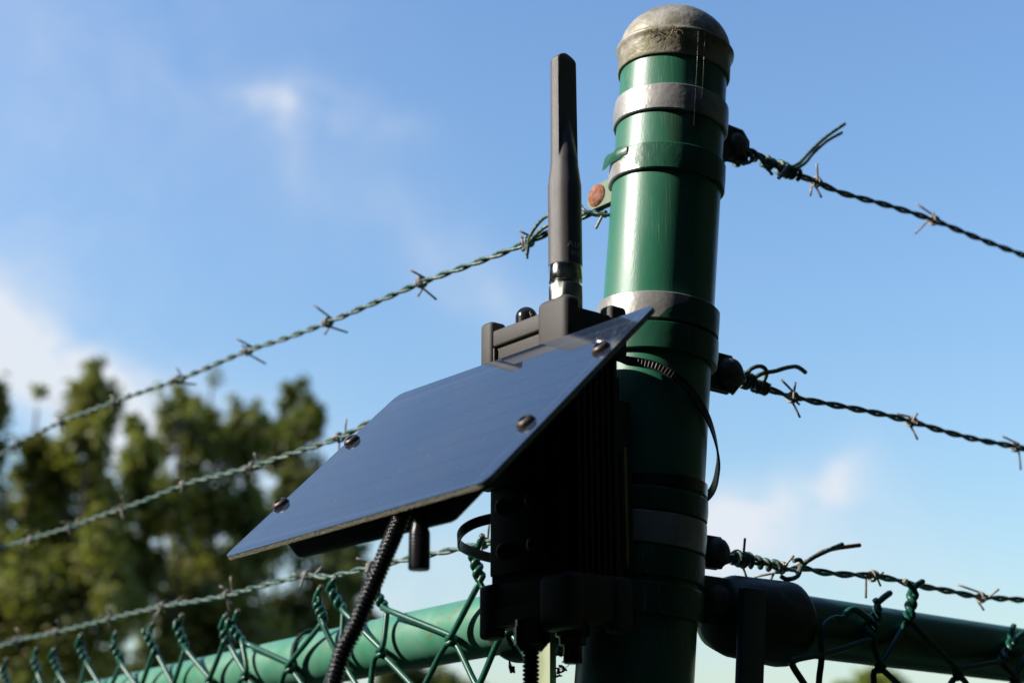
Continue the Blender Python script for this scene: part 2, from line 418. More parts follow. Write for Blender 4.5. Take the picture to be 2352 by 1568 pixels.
# ------------------------------------------------------------------ top rails
def rail(d, s0, s1, z0, slope, label, cup, ncam, mat):
    P0 = V((MID.x, MID.y, 0)) + d * s0; P0.z = z0
    ax = (d + V((0, 0, slope))).normalized()
    t = thing('top_rail', P0, label, 'fence rail', 'fence top rails')
    obj('pipe', MB().lathe(P0, ax, [(i * (s1 - s0) / 30, .0200) for i in range(31)], 64), mat, t)
    # cast cup that holds the rail end and its flange bolted to the post clamp
    mb = MB().lathe(P0, ax, [(-.048, .0005), (-.0475, .010), (-.045, .0175), (-.040, .0225), (-.03, .0255), (.012, .0275), (.018, .0272), (.021, .0255), (.0215, .0203)], 48,
        jit=lambda a, h, i: (.0014 * noise.noise(V((math.cos(a) * 1.6, math.sin(a) * 1.6, h * 45))) if 1 < i < 9 else 0))
    c = obj('rail_end_cup', mb, m_dark, t)
    if cup:
        f = MB(); q = P0 + V((0, 0, .008)) - d * .052 + ncam * .004
        f.box(q, d * .022, V((0, 0, .015)), ncam * .0035, .0025)
        obj('flange', f, m_dark, c)
        cc = P0 - d * .050 + V((0, 0, .008)) + ncam * .008
        f = MB().lathe(cc, ncam, [(-.002, .0095), (.001, .0095), (.004, .008), (.0058, .0045), (.006, .0001)], 24)
        obj('bolt', f, m_bolt, c)
    return t
rail(DR, .112, 2.4, 1.8255, -.012, 'shaded green top rail running to the right of the post, held by a cast cup', True, NR, m_rail_shaded)
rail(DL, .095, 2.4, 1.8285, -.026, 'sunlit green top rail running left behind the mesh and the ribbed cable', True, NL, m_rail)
def lpost(d, nm, label):
    P = V((MID.x, MID.y, 0)) + d * 2.44
    t = thing('line_post', P, label, 'fence post')
    obj('pipe', MB().lathe(P, V((0, 0, 1)), [(-.1, .025), (2.15, .025)], 32), m_rail, t)
    obj('post_cap', MB().lathe(P, V((0, 0, 1)), [(2.14, .027), (2.16, .027), (2.175, .02), (2.18, .001)], 32), m_cap, t)
lpost(DL, 0, 'thin green line post at the far end of the left fence'); lpost(DR, 0, 'thin green line post at the far end of the right fence')

# ------------------------------------------------------------------ chain link fabric
WR = .0021
def fabric(d, ncam, label, tw, s_start, s_end, z_row0, z_row1, step, pitch, custom, skip, slope=0.0):
    O = V((MID.x, MID.y, 0)) + ncam * .0245
    t = thing('chain_link_mesh', O + d * s_start, label, 'fence mesh', 'chain link mesh panels')
    def P(s, z, dep=0.0): return O + d * s + ncam * dep + V((0, 0, z + slope * (s - .15)))
    half = pitch / 2
    s0 = tw['s0']
    rnd = random.Random(3)
    twist = {}
    def tget(c):
        if c not in twist:
            j = c // 2
            o = tw['ov'].get(j, None)
            ds, dz, ls, hgt = o[:4] if o else (rnd.uniform(.006, .030), rnd.uniform(-.003, .003), rnd.uniform(.012, .019), rnd.uniform(.0145, .017))
            tips = o[4:] if o and len(o) > 4 else ((-.009 + rnd.uniform(-.003, .003), .0095 + rnd.uniform(-.002, .002)), (.001, .004))
            twist[c] = (s0 + half * c + ds, z_row0 + dz, ls, hgt, rnd.uniform(0, 6.28), rnd.uniform(1.15, 1.35), ds, tips)
        return twist[c]
    def nodeds(col):
        if col in tw.get('nodes', {}): return tw['nodes'][col]
        return .40 * (tget(col - 1)[6] + tget(col + 1)[6]) / 2
    def helix(c, phase, tip):
        sb, zb, ls, hg, ph, turns, _, tips = tget(c); pts = []
        n = 22
        for i in range(n + 1):
            q = i / n; a = ph + phase + 2 * math.pi * turns * q
            r = WR * 1.15
            pts.append(P(sb + ls * q + r * math.cos(a), zb + hg * q, r * math.sin(a)))
        a = ph + phase + 2 * math.pi * turns
        ts, tz = tips[0 if tip > .005 else 1]
        e = (sb + ls + r * math.cos(a), zb + hg, r * math.sin(a))
        pts += [P(e[0] + ts * .25, e[1] + tz * .40, e[2] * 1.1), P(e[0] + ts * .65, e[1] + tz * .75, e[2] * .9), P(e[0] + ts, e[1] + tz, e[2] * .6)]
        pts.reverse(); return pts
    kmin = int(math.floor((s_start - s0) / half)); kmax = int((s_end - s0) / half)
    for k in range(kmin, kmax):
        if k in skip: continue
        pts = []
        ce = k if k % 2 == 0 else k + 1                      # column of this wire that carries the twist
        tip = (.009 if (k % 2 == 0) else .004)
        fine = spline([*helix(ce, 0 if k % 2 == 0 else math.pi, tip)], 1)
        zl = z_row1
        row = 1; path = []; eps = WR * 1.0
        while zl > .06:
            col = (k + 1 if ce == k else k) if row % 2 == 1 else ce
            right = (col == k + 1)
            sg = 1 if right else -1
            s = s0 + half * col
            if row == 1: s += nodeds(col)
            dd = WR * sg
            if row < 5:
                path += [P(s - sg * .0055, zl + .0050, dd), P(s + sg * eps * .6, zl + .0016, dd * .7), P(s + sg * eps, zl, 0), P(s + sg * eps * .6, zl - .0016, -dd * .7), P(s - sg * .0055, zl - .0050, -dd)]
            else:
                path += [P(s - sg * .004, zl + .004, dd), P(s + sg * eps, zl, 0), P(s - sg * .004, zl - .004, -dd)]
            zl -= step; row += 1
        nf = 20
        mb = MB()
        near = s0 + half * k < 1.3
        top = fine[:-1] + spline([fine[-1]] + path[:nf], 4 if near else 2)
        mb.tube(top, WR, 10 if near else 6)
        mb.tube([path[nf - 1]] + path[nf:], WR, 5)
        w = obj('mesh_wire', mb, m_pvc, t, recalc=False)
        ce_ = MB(); e0, e1 = fine[0], fine[1]; dv = (e0 - e1).normalized()
        if near:
            ce_.tube([e0 - dv * .0012, e0 + dv * .0012], WR * .82, 8); obj('cut_end', ce_, m_cut, w, recalc=False)
    for pts, tc_ in custom:
        line = spline(([helix(tc_, math.pi, .004)[-1]] if tc_ is not None else []) + [onp(x, y, O, ncam) + ncam * dep for x, y, dep in pts], 6)
        if tc_ is not None: line = helix(tc_, math.pi, .004)[:-1] + line
        w = obj('mesh_wire', MB().tube(line, WR, 10), m_pvc, t, recalc=False)
    return t, P, O
# overrides per twist: along, up, lean, height
ovL = {0: (-.001, .002, .0064, .0160), 1: (.0437, -.005, .012, .0125), 2: (.0346, 0, .0165, .0165), 3: (-.002, -.003, .0087, .0125), 4: (.054, -.007, .019, .0140), 5: (.015, -.008, .0066, .0160), 6: (.0244, .0, .014, .0160), 7: (.014, -.001, .018, .0165), 8: (.017, -.002, .0174, .0150)}
meshL, PL, OL = fabric(DL, NL, 'green chain link mesh left of the post along the sunlit rail', {'s0': .122, 'ov': ovL, 'nodes': {1: -.002}}, .02, 2.38, 1.852, 1.8165, .0340, .0625, [], (), slope=-.016)
def c6(x, y): return (1550.8 + x / 2.9335, 1091.3 + y / 2.9335)
ovR = {0: (.0002, -.0155, .0097, .0190, (.0170, .0120), (-.004, .0065)), 1: (-.0194, -.001, .007, .0175, (.0150, .0105), (-.010, .0085)), 2: (.0233, -.021, .0152, .0156, (.0050, .0110), (.0150, .0065))}
cu = [([(*c6(965, 1700), 0), (*c6(968, 1400), 0), (*c6(968, 1250), .002), (*c6(965, 1080), .003), (*c6(985, 1005), .003), (*c6(1050, 965), .003), (*c6(1100, 965), .004), (*c6(1125, 925), .004), (*c6(1170, 905), .004), (*c6(1230, 930), .003), (*c6(1300, 965), 0), (*c6(1330, 985), -.003), (*c6(1350, 940), -.004)], None),
      ([(*c6(1290, 1110), .002), (*c6(1200, 1140), .001), (*c6(1010, 1195), .002), (*c6(830, 1230), .003), (*c6(770, 1248), .003), (*c6(768, 1285), .003), (*c6(850, 1400), .002), (*c6(1000, 1600), 0), (*c6(1250, 2000), 0)], 0)]
meshR, PRt, OR = fabric(DR, NR, 'shaded green chain link mesh with bent twisted ends right of the post', {'s0': .185, 'ov': ovR, 'nodes': {1: -.0213}}, .172, 2.38, 1.834, 1.7998, .0340, .0617, cu, (-1,), slope=-.004)

# tension bars that hold the mesh ends
def tbar(px_top, py_top, px_bot, py_bot, O, n, d, w, mat, label):
    a = onp(px_top, py_top, O, n) + n * .006; b = onp(px_bot, py_bot, O, n) + n * .006
    ax = (b - a).normalized(); b = a + ax * ((a.z - .06) / -ax.z)
    t = thing('tension_bar', b, label, 'tension bar', 'flat tension bars')
    mb = MB().box((a + b) / 2, d * w, n * .0026, (b - a) / 2, .0006)
    obj('bar', mb, mat, t)
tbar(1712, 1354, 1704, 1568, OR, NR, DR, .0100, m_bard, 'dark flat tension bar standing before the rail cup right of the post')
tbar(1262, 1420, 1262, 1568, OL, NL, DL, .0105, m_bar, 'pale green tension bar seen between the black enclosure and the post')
# tie wire holding the left mesh to the rail
mb = MB(); q = V((MID.x, MID.y, 0)) + DL * .352; zr = 1.8285 - .026 * (.352 - .095)
pts = [q + V((0, 0, zr)) + (NL * math.cos(a) + V((0, 0, math.sin(a)))) * .0222 + DL * (.006 * math.sin(a * .5)) for a in [math.radians(-60 + i * 14) for i in range(22)]]
pts = [pts[0] - V((0, 0, .012)) + NL * .006] + pts
mb.tube(pts, .0016, 8)
tag(obj('tie_wire', mb, m_dark), 'dark tie wire looped over the left rail beside the ribbed cable', 'wire')

# ------------------------------------------------------------------ barbed wire
SR = .00125
def strandpair(mb, line, start_ph=0.0, pitch=.045, rad=None):
    """two coated wires twisted round each other along a line"""
    line = resample(line, .0022)
    rad = rad or SR * 1.02
    u = None
    for s in (0, 1):
        out = []; dist = 0; uu = V((0, 0, 1))
        for i, p in enumerate(line):
            t = (line[min(i + 1, len(line) - 1)] - line[max(i - 1, 0)]).normalized()
            if i: dist += (p - line[i - 1]).length
            uu = (uu - t * uu.dot(t)).normalized(); w = t.cross(uu)
            a = start_ph + s * math.pi + dist / pitch * 2 * math.pi
            out.append(p + (uu * math.cos(a) + w * math.sin(a)) * rad)
        mb.tube(out, SR, 7)
def barb(parent, p, t, ncam, arms, rnd, L=.012):
    """four-point barb: two short wires coiled round the strand, sharp cut ends sticking out"""
    t = t.normalized(); u = (ncam - t * ncam.dot(t)).normalized(); w = t.cross(u)
    mb = MB(); r = SR * 2 + .0010; br = .00080
    if arms is None:
        arms = []
        a0 = rnd.uniform(0, 6.28)
        for q in range(4):
            a = a0 + q * 1.57 + rnd.uniform(-.35, .35)
            arms.append((u * math.cos(a) + w * math.sin(a) + t * rnd.uniform(-.55, .55)).normalized() * L * rnd.uniform(.8, 1.15))
    for q in range(0, len(arms), 2):
        pr = arms[q:q + 2]
        a0 = math.atan2(pr[0].dot(w), pr[0].dot(u)) + 1.35
        n = 18; turns = 1.3; off = (q - 1) * .0009
        coil = [p + t * (off + .0034 * (i / n - .5)) + (u * math.cos(a0 + turns * 6.283 * i / n) + w * math.sin(a0 + turns * 6.283 * i / n)) * r for i in range(n + 1)]
        path = [coil[0] + pr[0]] + [coil[0] + pr[0] * .3] + coil
        if len(pr) > 1: path += [coil[-1] + pr[1] * .3, coil[-1] + pr[1]]
        mb.tube(spline(path, 2), br, 6)
    return obj('barb', mb, m_barb, parent, recalc=False)
def barbed(side, pts, barbs, label, zfar, loop=None, tails=(), seed=1):
    d, n = (DL, NL) if side == 'L' else (DR, NR)
    rnd = random.Random(seed)
    line = [onp(x, y, MID, n) for x, y in pts]
    e = line[-1]; far = V((MID.x, MID.y, 0)) + d * 2.43; far.z = zfar
    sag = [lerp(e, far, q) - V((0, 0, .006 * math.sin(math.pi * q))) for q in (.25, .5, .75, 1)]
    line = spline(line + sag, 6)
    t = thing('barbed_wire', line[0], label, 'barbed wire', 'barbed wire strands')
    mb = MB(); strandpair(mb, line, rnd.uniform(0, 6.28))
    st = obj('strand', mb, m_barbwire, t, recalc=False)
    used = []
    for bb in barbs:
        p = onp(bb[0], bb[1], MID, n); i = min(range(len(line) - 1), key=lambda k: (line[k] - p).length)
        tt = line[i + 1] - line[max(i - 1, 0)]
        arms = None
        if len(bb) > 2:
            dep = (p - CAM).dot(V((0, CP, SP)))
            arms = [(V((1, 0, 0)) * (ax / F) + V((0, -SP, CP)) * (-ay / F)) * dep + n * rnd.uniform(-.004, .004) for ax, ay in bb[2]]
        barb(t, line[i], tt, n, arms, rnd)
        used.append((line[i] - line[0]).length)
    s = max(used) + (.16 if seed == 14 else .078)
    tot = (line[-1] - line[0]).length
    while s < tot - .1:
        i = min(range(len(line) - 1), key=lambda k: abs((line[k] - line[0]).length - s))
        barb(t, line[i], line[i + 1] - line[i], n, None, rnd); s += .078
    for name, r, pp, ma in tails:
        if name == 'coil':
            a, b2, turns, cr = pp
            a = onp(*a, MID, n); b2 = onp(*b2, MID, n); ax = (b2 - a).normalized(); u = ax.orthogonal().normalized(); w = ax.cross(u)
            N_ = int(turns * 14); ph = rnd.uniform(0, 6)
            q = [lerp(a, b2, i / N_) + (u * math.cos(ph + i / 14 * 6.283) + w * math.sin(ph + i / 14 * 6.283)) * (cr * (1 + .28 * noise.noise(V((i * .11, ph, cr * 900))))) + ax * .0016 * noise.noise(V((i * .17, 5 + ph, 0))) for i in range(N_ + 1)]
            obj('wrap', MB().tube(q, r, 8), ma, t, recalc=False)
        else:
            q = spline([onp(x, y, MID, n) + n * dep for x, y, dep in pp], 6)
            obj(name, MB().tube(q, r, 8), ma, t, recalc=False)
    return t
def cR1(x, y): return (1550.8 + x / 2.9335, 172.3 + y / 2.9335)
def cR2(x, y): return (1550.8 + x / 2.9335, 746.7 + y / 2.9335)
W = SR * 1.02
barbed('L', [(1392, 492), (1366, 488), (1345, 494), (1290, 522), (1262, 533), (1213, 556), (1150, 582), (1090, 604), (968, 649), (860, 695), (753, 740), (660, 775), (570, 804), (490, 838), (410, 871), (340, 895), (264, 922), (142, 968), (41, 1017), (0, 1042), (-200, 1117)],
    [(1210, 562, [(-28, -14), (-15, -20), (4, 36), (-2, 22)]), (968, 649, [(-34, -19), (-20, 22), (38, 32), (10, -8)]), (754, 740, [(-36, -30), (-20, 18), (42, 14), (6, -12)]), (570, 804, [(-28, -16), (-8, 8), (34, 22), (6, -6)]),
     (410, 870, [(-4, -18), (40, 4), (-16, 12), (6, 6)]), (264, 923, [(18, -26), (-2, 22), (-22, -8), (8, 6)]), (142.6, 968, [(0, 22), (-20, -4), (14, 6), (2, -10)]), (41, 1017, [(4, 28), (-18, -10), (8, -10), (4, 4)])],
    'topmost green barbed wire running left from the rusty bolt past the antenna', 2.105,
    tails=[('tail', SR, [(1322, 490, .002), (1290, 492, .003), (1262, 502, .004), (1240, 525, .004), (1226, 550, .004), (1220, 575, .003), (1218, 588, .003)], m_barbwire),
           ('tail', SR, [(1318, 496, .001), (1270, 520, .004), (1238, 545, .004), (1216, 566, .002), (1205, 577, .002)], m_barbwire),
           ('wrap', SR, [(1338, 500, .004), (1352, 480, .007), (1372, 492, .012), (1384, 499, .006), (1400, 488, -.004), (1404, 470, -.010)], m_barbwire),
           ('tail', .0010, [(1393, 500, .004), (1390, 512, .005), (1384, 530, .006)], m_barb)], seed=11)
barbed('L', [(1430, 760), (1300, 800), (1100, 868), (1000, 902), (905, 937), (850, 968), (780, 1004), (680, 1038), (581, 1070), (500, 1092), (424, 1112), (330, 1150), (240, 1181), (150, 1213), (60, 1240), (0, 1257), (-200, 1314)],
    [(781, 1003, [(6, -38), (2, 30), (-18, 8), (14, -8)]), (584, 1066, [(-10, -26), (-8, 32), (36, -4), (-4, 8)]), (424, 1109, [(-2, 22), (30, 8), (-20, -8), (4, -8)]), (287, 1167), (167, 1206), (68, 1238)],
    'middle green barbed wire on the left, meeting the edge of the solar panel', 1.996, seed=12)
barbed('L', [(1400, 1190), (1250, 1222), (1110, 1247), (1040, 1262), (950, 1280), (852, 1301), (804, 1314), (752, 1324), (706, 1321), (640, 1334), (581, 1350), (523, 1366), (450, 1380), (376, 1391), (253, 1420), (133, 1450), (41, 1469), (0, 1482), (-200, 1526)],
    [(1107, 1240), (852, 1297), (708, 1321, [(28, -22), (-28, -14), (-6, 34), (10, 6)]), (526, 1368, [(-6, -38), (2, 28), (-24, -12), (4, 14)]), (379, 1390, [(24, -26), (-8, 20), (-10, 8), (6, 18)]), (253, 1420), (132, 1451), (41, 1468)],
    'lowest green barbed wire on the left, just above the twisted mesh ends', 1.888, seed=13)
barbed('R', [(1664, 366), (1690, 360), (1722, 352), (1745, 358), (1768, 376), (1800, 392), (1830, 402), (1875, 418), (1926, 441), (1985, 458), (2045, 474), (2144, 506), (2250, 549), (2352, 587), (2560, 664)],
    [(1876, 424, [(-6, -36), (10, 26), (-12, 32), (24, 24)]), (2142, 508, [(-36, -30), (-12, -24), (-36, 34), (8, 6)])],
    'topmost dark barbed wire on the right, its two cut tails sticking up', 2.152,
    tails=[('coil', SR * 1.15, ((1752, 366), (1778, 384), 3.2, .0036), m_barbwire), ('coil', SR * 1.3, ((1786, 384), (1830, 402), 4.6, .0042), m_barbwire),
           ('coil', SR, ((1692, 366), (1732, 356), 3.2, .0044), m_barbwire),
           ('tail', SR, [(1800, 392, .004), (1822, 380, .006), (1848, 352, .006), (1880, 322, .007), (1921, 293, .008)], m_barbwire),
           ('tail', SR, [(1806, 396, .006), (1828, 384, .008), (1852, 358, .007), (1890, 328, .004), (1926, 308, .003)], m_barbwire),
           ('tail', SR * .9, [(1725, 352, .004), (1738, 380, .006), (1757, 409, .007)], m_barbwire), ('tail', SR * 1.2, [(1795, 385, .006), (1781, 402, .008), (1769, 417, .008)], m_barbwire),
           ('tail', SR, [(1728, 360, .003), (1710, 378, .004), (1680, 374, .003), (1660, 366, 0)], m_barbwire)], seed=14)
barbed('R', [(1660, 884), (1690, 880), (1722, 872), (1742, 884), (1762, 892), (1790, 902), (1820, 912), (1926, 932), (2010, 948), (2093, 968), (2160, 988), (2233, 1007), (2290, 1018), (2352, 1030), (2560, 1076)],
    [(1820, 911, [(14, -32), (12, 36), (-24, -34), (-4, 8)]), (2096, 970, [(20, -18), (8, 32), (-36, -6), (4, 6)]), (2338, 1025, [(-40, -12), (10, 44), (6, 8), (-6, 4)])],
    'middle dark barbed wire on the right with one bent loop and tail', 1.982,
    tails=[('coil', SR * 1.2, ((1702, 872), (1722, 876), 2.4, .0046), m_barbwire), ('coil', SR * 1.2, ((1728, 884), (1764, 894), 4.2, .0034), m_barbwire),
           ('tail', SR * 1.25, [(1722, 872, .003), (1735, 862, .006), (1762, 857, .007), (1790, 849, .007), (1812, 846, .006), (1826, 850, .005), (1840, 858, .004)], m_barbwire),
           ('wrap', SR * 1.2, [(1704, 862, .003), (1712, 850, .006), (1728, 846, .007), (1744, 854, .006), (1750, 870, .003), (1744, 892, -.002)], m_barbwire),
           ('tail', SR, [(1690, 884, .004), (1678, 893, .006), (1666, 908, .006)], m_barbwire)], seed=15)
barbed('R', [(1660, 1290), (1690, 1278), (1720, 1284), (1755, 1294), (1790, 1302), (1812, 1308), (1841, 1304), (1880, 1312), (1926, 1318), (2004, 1322), (2050, 1330), (2096, 1342), (2180, 1357), (2253, 1371), (2352, 1378), (2560, 1402)],
    [(1706, 1282, [(4, -42), (16, 40), (-4, 6), (6, 6)]), (1795, 1300, [(24, -30), (-52, 10), (-20, 40), (4, 8)]), (2004, 1318, [(4, 50), (18, 34), (-8, 6), (6, -4)]), (2255, 1371, [(-46, -18), (26, -24), (6, 24), (-4, 8)])],
    'lowest dark barbed wire on the right, its tail pointing up over the rail', 1.863,
    tails=[('coil', SR * 1.2, ((1680, 1278), (1722, 1288), 3.3, .0042), m_barbwire), ('coil', SR * 1.2, ((1728, 1288), (1800, 1304), 3.6, .0030), m_barbwire),
           ('tail', SR * 1.25, [(1782, 1324, .004), (1792, 1332, .006), (1812, 1326, .007), (1825, 1304, .006), (1842, 1288, .006), (1864, 1276, .006), (1895, 1262, .006), (1919, 1252, .006)], m_barbwire),
           ('tail', SR * 1.2, [(1826, 1300, .003), (1850, 1286, .004), (1880, 1268, .004), (1912, 1260, .004), (1940, 1256, .004), (1964, 1253, .004)], m_rust),
           ('wrap', SR * 1.2, [(1806, 1290, .006), (1818, 1288, .007), (1828, 1300, .005), (1824, 1318, .002)], m_barbwire)], seed=16)

# ------------------------------------------------------------------ black radio enclosure
AZ = math.radians(51)
NFR = V((-math.sin(AZ), -math.cos(AZ), 0)); RGT = V((math.cos(AZ), -math.sin(AZ), 0)); UP = V((0, 0, 1))
CORN = at(1302, 900, .84); CORN.z = 0
DW, DD = .079, .046
def dv(a, b, z): return CORN - RGT * a - NFR * b + V((0, 0, z))   # a from the right front edge to the left, b from the front to the back
node = thing('radio_enclosure', dv(DW / 2, DD / 2, 1.8016), 'black ribbed radio enclosure with a tall paddle antenna, strapped to the green post', 'electronics box')
i_ = .0042
mb = MB()
z0, z1 = 1.822, 1.968
def prof_pts():                                             # extruded body section with cooling fins on both sides
    p = []
    a0, a1, b0, b1 = i_, DW - i_, i_, DD - .002
    nf = 7
    p.append((a1 - .003, b0)); p.append((a0 + .010, b0)); p.append((a0 + .009, b0 + .004))
    for k in range(nf):
        b = b0 + .005 + k * (b1 - b0 - .008) / nf; w = (b1 - b0 - .008) / nf
        p += [(a0 + .0045, b), (a0 + .0045, b + w * .42), (a0, b + w * .46), (a0, b + w * .94)]
    p += [(a0 + .002, b1), (a1 - .002, b1)]
    for k in reversed(range(nf)):
        b = b0 + .005 + k * (b1 - b0 - .008) / nf; w = (b1 - b0 - .008) / nf
        p += [(a1, b + w * .94), (a1, b + w * .46), (a1 - .0035, b + w * .42), (a1 - .0035, b)]
    p.append((a1, b0 + .003))
    return p
mb.prism([dv(a, b, z0) for a, b in prof_pts()], V((0, 0, z1 - z0)))
body = obj('finned_body', mb, m_anod, node)
def bumper(zb, up, name):
    """rubbery end frame with a raised ear at each corner; up=+1 for the upper one"""
    mb = MB(); h = .0245
    zc = zb + up * h / 2
    mb.box(dv(DW / 2, (DD - .0016 + .0038) / 2, zc), RGT * (DW / 2 - .0016), NFR * ((DD - .0016 - .0038) / 2), UP * (h / 2), .0014, 2)
    mb.box(dv(.0500, .0060, zb + up * (.0140 + .0105 / 2)), RGT * .0255, NFR * .0045, UP * .00525, .0014, 3)
    mb.box(dv(.0710, .0050, zb + up * (.0135 / 2)), RGT * .0040, NFR * .0036, UP * .0068, .0006, 2)
    he = .0308
    ze = zb + up * he / 2
    # left front ear, left back ear, right back ear
    mb.box(dv(DW - .0055, .0060, ze), RGT * .0058, NFR * .0062, UP * (he / 2), .0028, 3)
    mb.box(dv(DW - .0055, DD - .0060, ze), RGT * .0058, NFR * .0062, UP * (he / 2), .0028, 3)
    mb.box(dv(.0052, DD - .0050, ze), RGT * .0056, NFR * .0066, UP * (he / 2), .0028, 3)
    # broad right front block
    mb.box(dv(.0130, .0060, ze), RGT * .0134, NFR * .0064, UP * (he / 2), .0046, 4)
    o = obj(name, mb, m_black, node)
    return o
bumper(1.9590, 1, 'end_bumper'); bumper(1.8322, -1, 'end_bumper')
# antenna
AB = dv(.0227, .0197, 0)
ant = MB(); nA = 72
fn = math.atan2(-.78, .62)
zt0, zt = 2.0150, 2.1555
zr1, zr2 = 2.066, 2.080         # end of the full round part / shoulder
zs0, zs1 = 2.072, 2.112         # where the flats run out / tip of the ridge
st = []
hs = [zt0, zt0 + .0004] + [lerp(zt0 + .001, zr1, i / 6) for i in range(7)] + [lerp(zr1 + .001, zt - .008, i / 46) for i in range(47)]
tops = [(math.radians(x)) for x in range(0, 91, 6)]
def section(z, shrink=0.0):
    R = .0101 if z < zr1 else (lerp(.0101, .0084, min(1, (z - zr1) / (zr2 - zr1))) if z < zr2 else lerp(.0084, .0080, (z - zr2) / (zt - zr2)))
    rc = .0101 if z < zs0 else lerp(.0101, .0036, min(1, (z - zs0) / (zs1 - zs0)))
    rc = min(rc, R); c = .0040
    out = []
    for k in range(nA):
        a = 2 * math.pi * k / nA; cs = abs(math.cos(a - fn))
        r = min(R, c / max(cs, 1e-4)) if z > zs0 - .004 else R
        out.append((a, max(r, rc)))
    return out
for z in hs:
    st.append(len(ant.v)); sh = .0005 if z == zt0 else 0
    for a, r in section(z): ant.v.append(AB + V((math.cos(a) * (r - sh), math.sin(a) * (r - sh), z)))
zl = hs[-1]
sec = section(zl)
tdir = V((-math.sin(fn), math.cos(fn), 0))
for q in tops[1:]:
    st.append(len(ant.v))
    k = max(0.0, math.cos(q))
    for a, r in sec:
        p = V((math.cos(a) * r, math.sin(a) * r, 0)); al = p.dot(tdir); ac = p - tdir * al
        e = al / .0082
        zz = zl + .0070 * math.sin(q) * (1 - .40 * e * e)
        ant.v.append(AB + tdir * al * (.02 + .98 * k ** .45) + ac * max(.02, k ** .5) + V((0, 0, zz)))
for i in range(len(st) - 1): ant.ring_join(st[i], st[i + 1], nA)
ant.f.append(tuple(range(st[-1], st[-1] + nA))); ant.sm.append(True)
antenna = obj('antenna', ant, m_ant, node, auto=28)
def lz(name, prof, mat, par, n=48, jit=None): return obj(name, MB().lathe(AB, UP, prof, n, jit=jit), mat, par)
lz('metal_collar', [(2.0052, .0040), (2.0052, .0093), (2.0056, .0099), (2.0062, .0101), (2.0146, .0101), (2.0152, .0098), (2.0152, .004)], m_chrome, antenna)
lz('connector_neck', [(1.999, .0088), (2.0054, .0088)], m_chrome, antenna)
kn = MB(); nk = 144
kp = [(1.9880, .0085), (1.9884, .0091)] + [(1.9888 + i * .00045, .0094) for i in range(32)] + [(2.0031, .0091), (2.0034, .0082)]
def knurl(a, h, i):
    if not 2 <= i < 34: return 0
    return .0010 * (abs(math.sin(a * 18 + h * 1700)) * abs(math.sin(a * 18 - h * 1700))) - .0004
kn.lathe(AB, UP, kp, nk, jit=knurl)
obj('knurled_nut', kn, m_chrome, antenna, auto=0)
lz('connector_base', [(1.976, .0078), (1.989, .0078)], m_chrome, antenna)
# printed lettering wrapped round the antenna
def letters(text, a_start, zc, size, name):
    cu = bpy.data.curves.new(name, 'FONT'); cu.body = text; cu.size = size; cu.align_x = 'LEFT'; cu.resolution_u = 3
    if hasattr(cu, 'offset'): cu.offset = size * .018
    o = bpy.data.objects.new(name, cu); COL.objects.link(o)
    bpy.context.view_layer.update()
    me = bpy.data.meshes.new_from_object(o.evaluated_get(bpy.context.evaluated_depsgraph_get()))
    COL.objects.unlink(o); bpy.data.objects.remove(o)
    bm = bmesh.new(); bm.from_mesh(me); bpy.data.meshes.remove(me)
    bmesh.ops.subdivide_edges(bm, edges=[e for e in bm.edges if e.calc_length() > size * .18], cuts=3)
    bmesh.ops.triangulate(bm, faces=bm.faces)
    mb = MB(); R = .01016
    for v in bm.verts:
        a = a_start + v.co.x / R
        v.co = AB + V((math.sin(a) * R, -math.cos(a) * R, zc + v.co.y))
    mb.add_bm(bm, True); bm.free()
    return obj(name, mb, m_print, antenna, recalc=False)
T0 = math.radians(3)
lm = MB(); Rl = .01016                                       # slanted A without a crossbar
def wrap(x, y): a = T0 + x / Rl; return AB + V((math.sin(a) * Rl, -math.cos(a) * Rl, 2.0248 + y))
aw = .0046; ah = .0034
lm.poly([wrap(0, 0), wrap(.0010, 0), wrap(aw * .48, ah * .72), wrap(aw * .43, ah)])
lm.poly([wrap(aw * .43, ah), wrap(aw * .40, ah * .6), wrap(aw * .76, 0), wrap(aw, 0), wrap(aw * .62, ah)])
obj('lettering', lm, m_print, antenna, recalc=False)
letters('LF', T0 + .0050 / Rl, 2.0248, .0047, 'lettering'); letters('915', T0 + .0022 / Rl, 2.0192, .0046, 'lettering')
# black round cap on the lid beside the antenna
q = dv(.0520, .014, 0); rk = .0066
mb = MB().lathe(q, UP, [(1.978, rk), (1.9900, rk)] + [(1.9900 + rk * math.sin(a), rk * math.cos(a)) for a in [math.pi / 2 * i / 10 for i in range(11)]], 32)
obj('round_cap', mb, m_glossb, node)
# mounting plate with four button head bolts on the front
pl = MB().box(dv(.0440, .0018, 1.895), RGT * .0250, NFR * .0016, UP * .059, .0010)
plate = obj('mounting_plate', pl, m_anod, node)
PLP = dv(0, .0002, 0)
for x, y in ((1152, 1164), (1221, 1147), (1155, 1266), (1225, 1250)):
    c = onp(x, y, PLP, NFR)
    mb = MB().lathe(c, NFR, [(-.001, .0046), (.0006, .0046), (.0018, .0042), (.0027, .0030), (.0028, .0017), (.0010, .0016), (.0010, .0001)], 24)
    obj('button_bolt', mb, m_screw, plate)
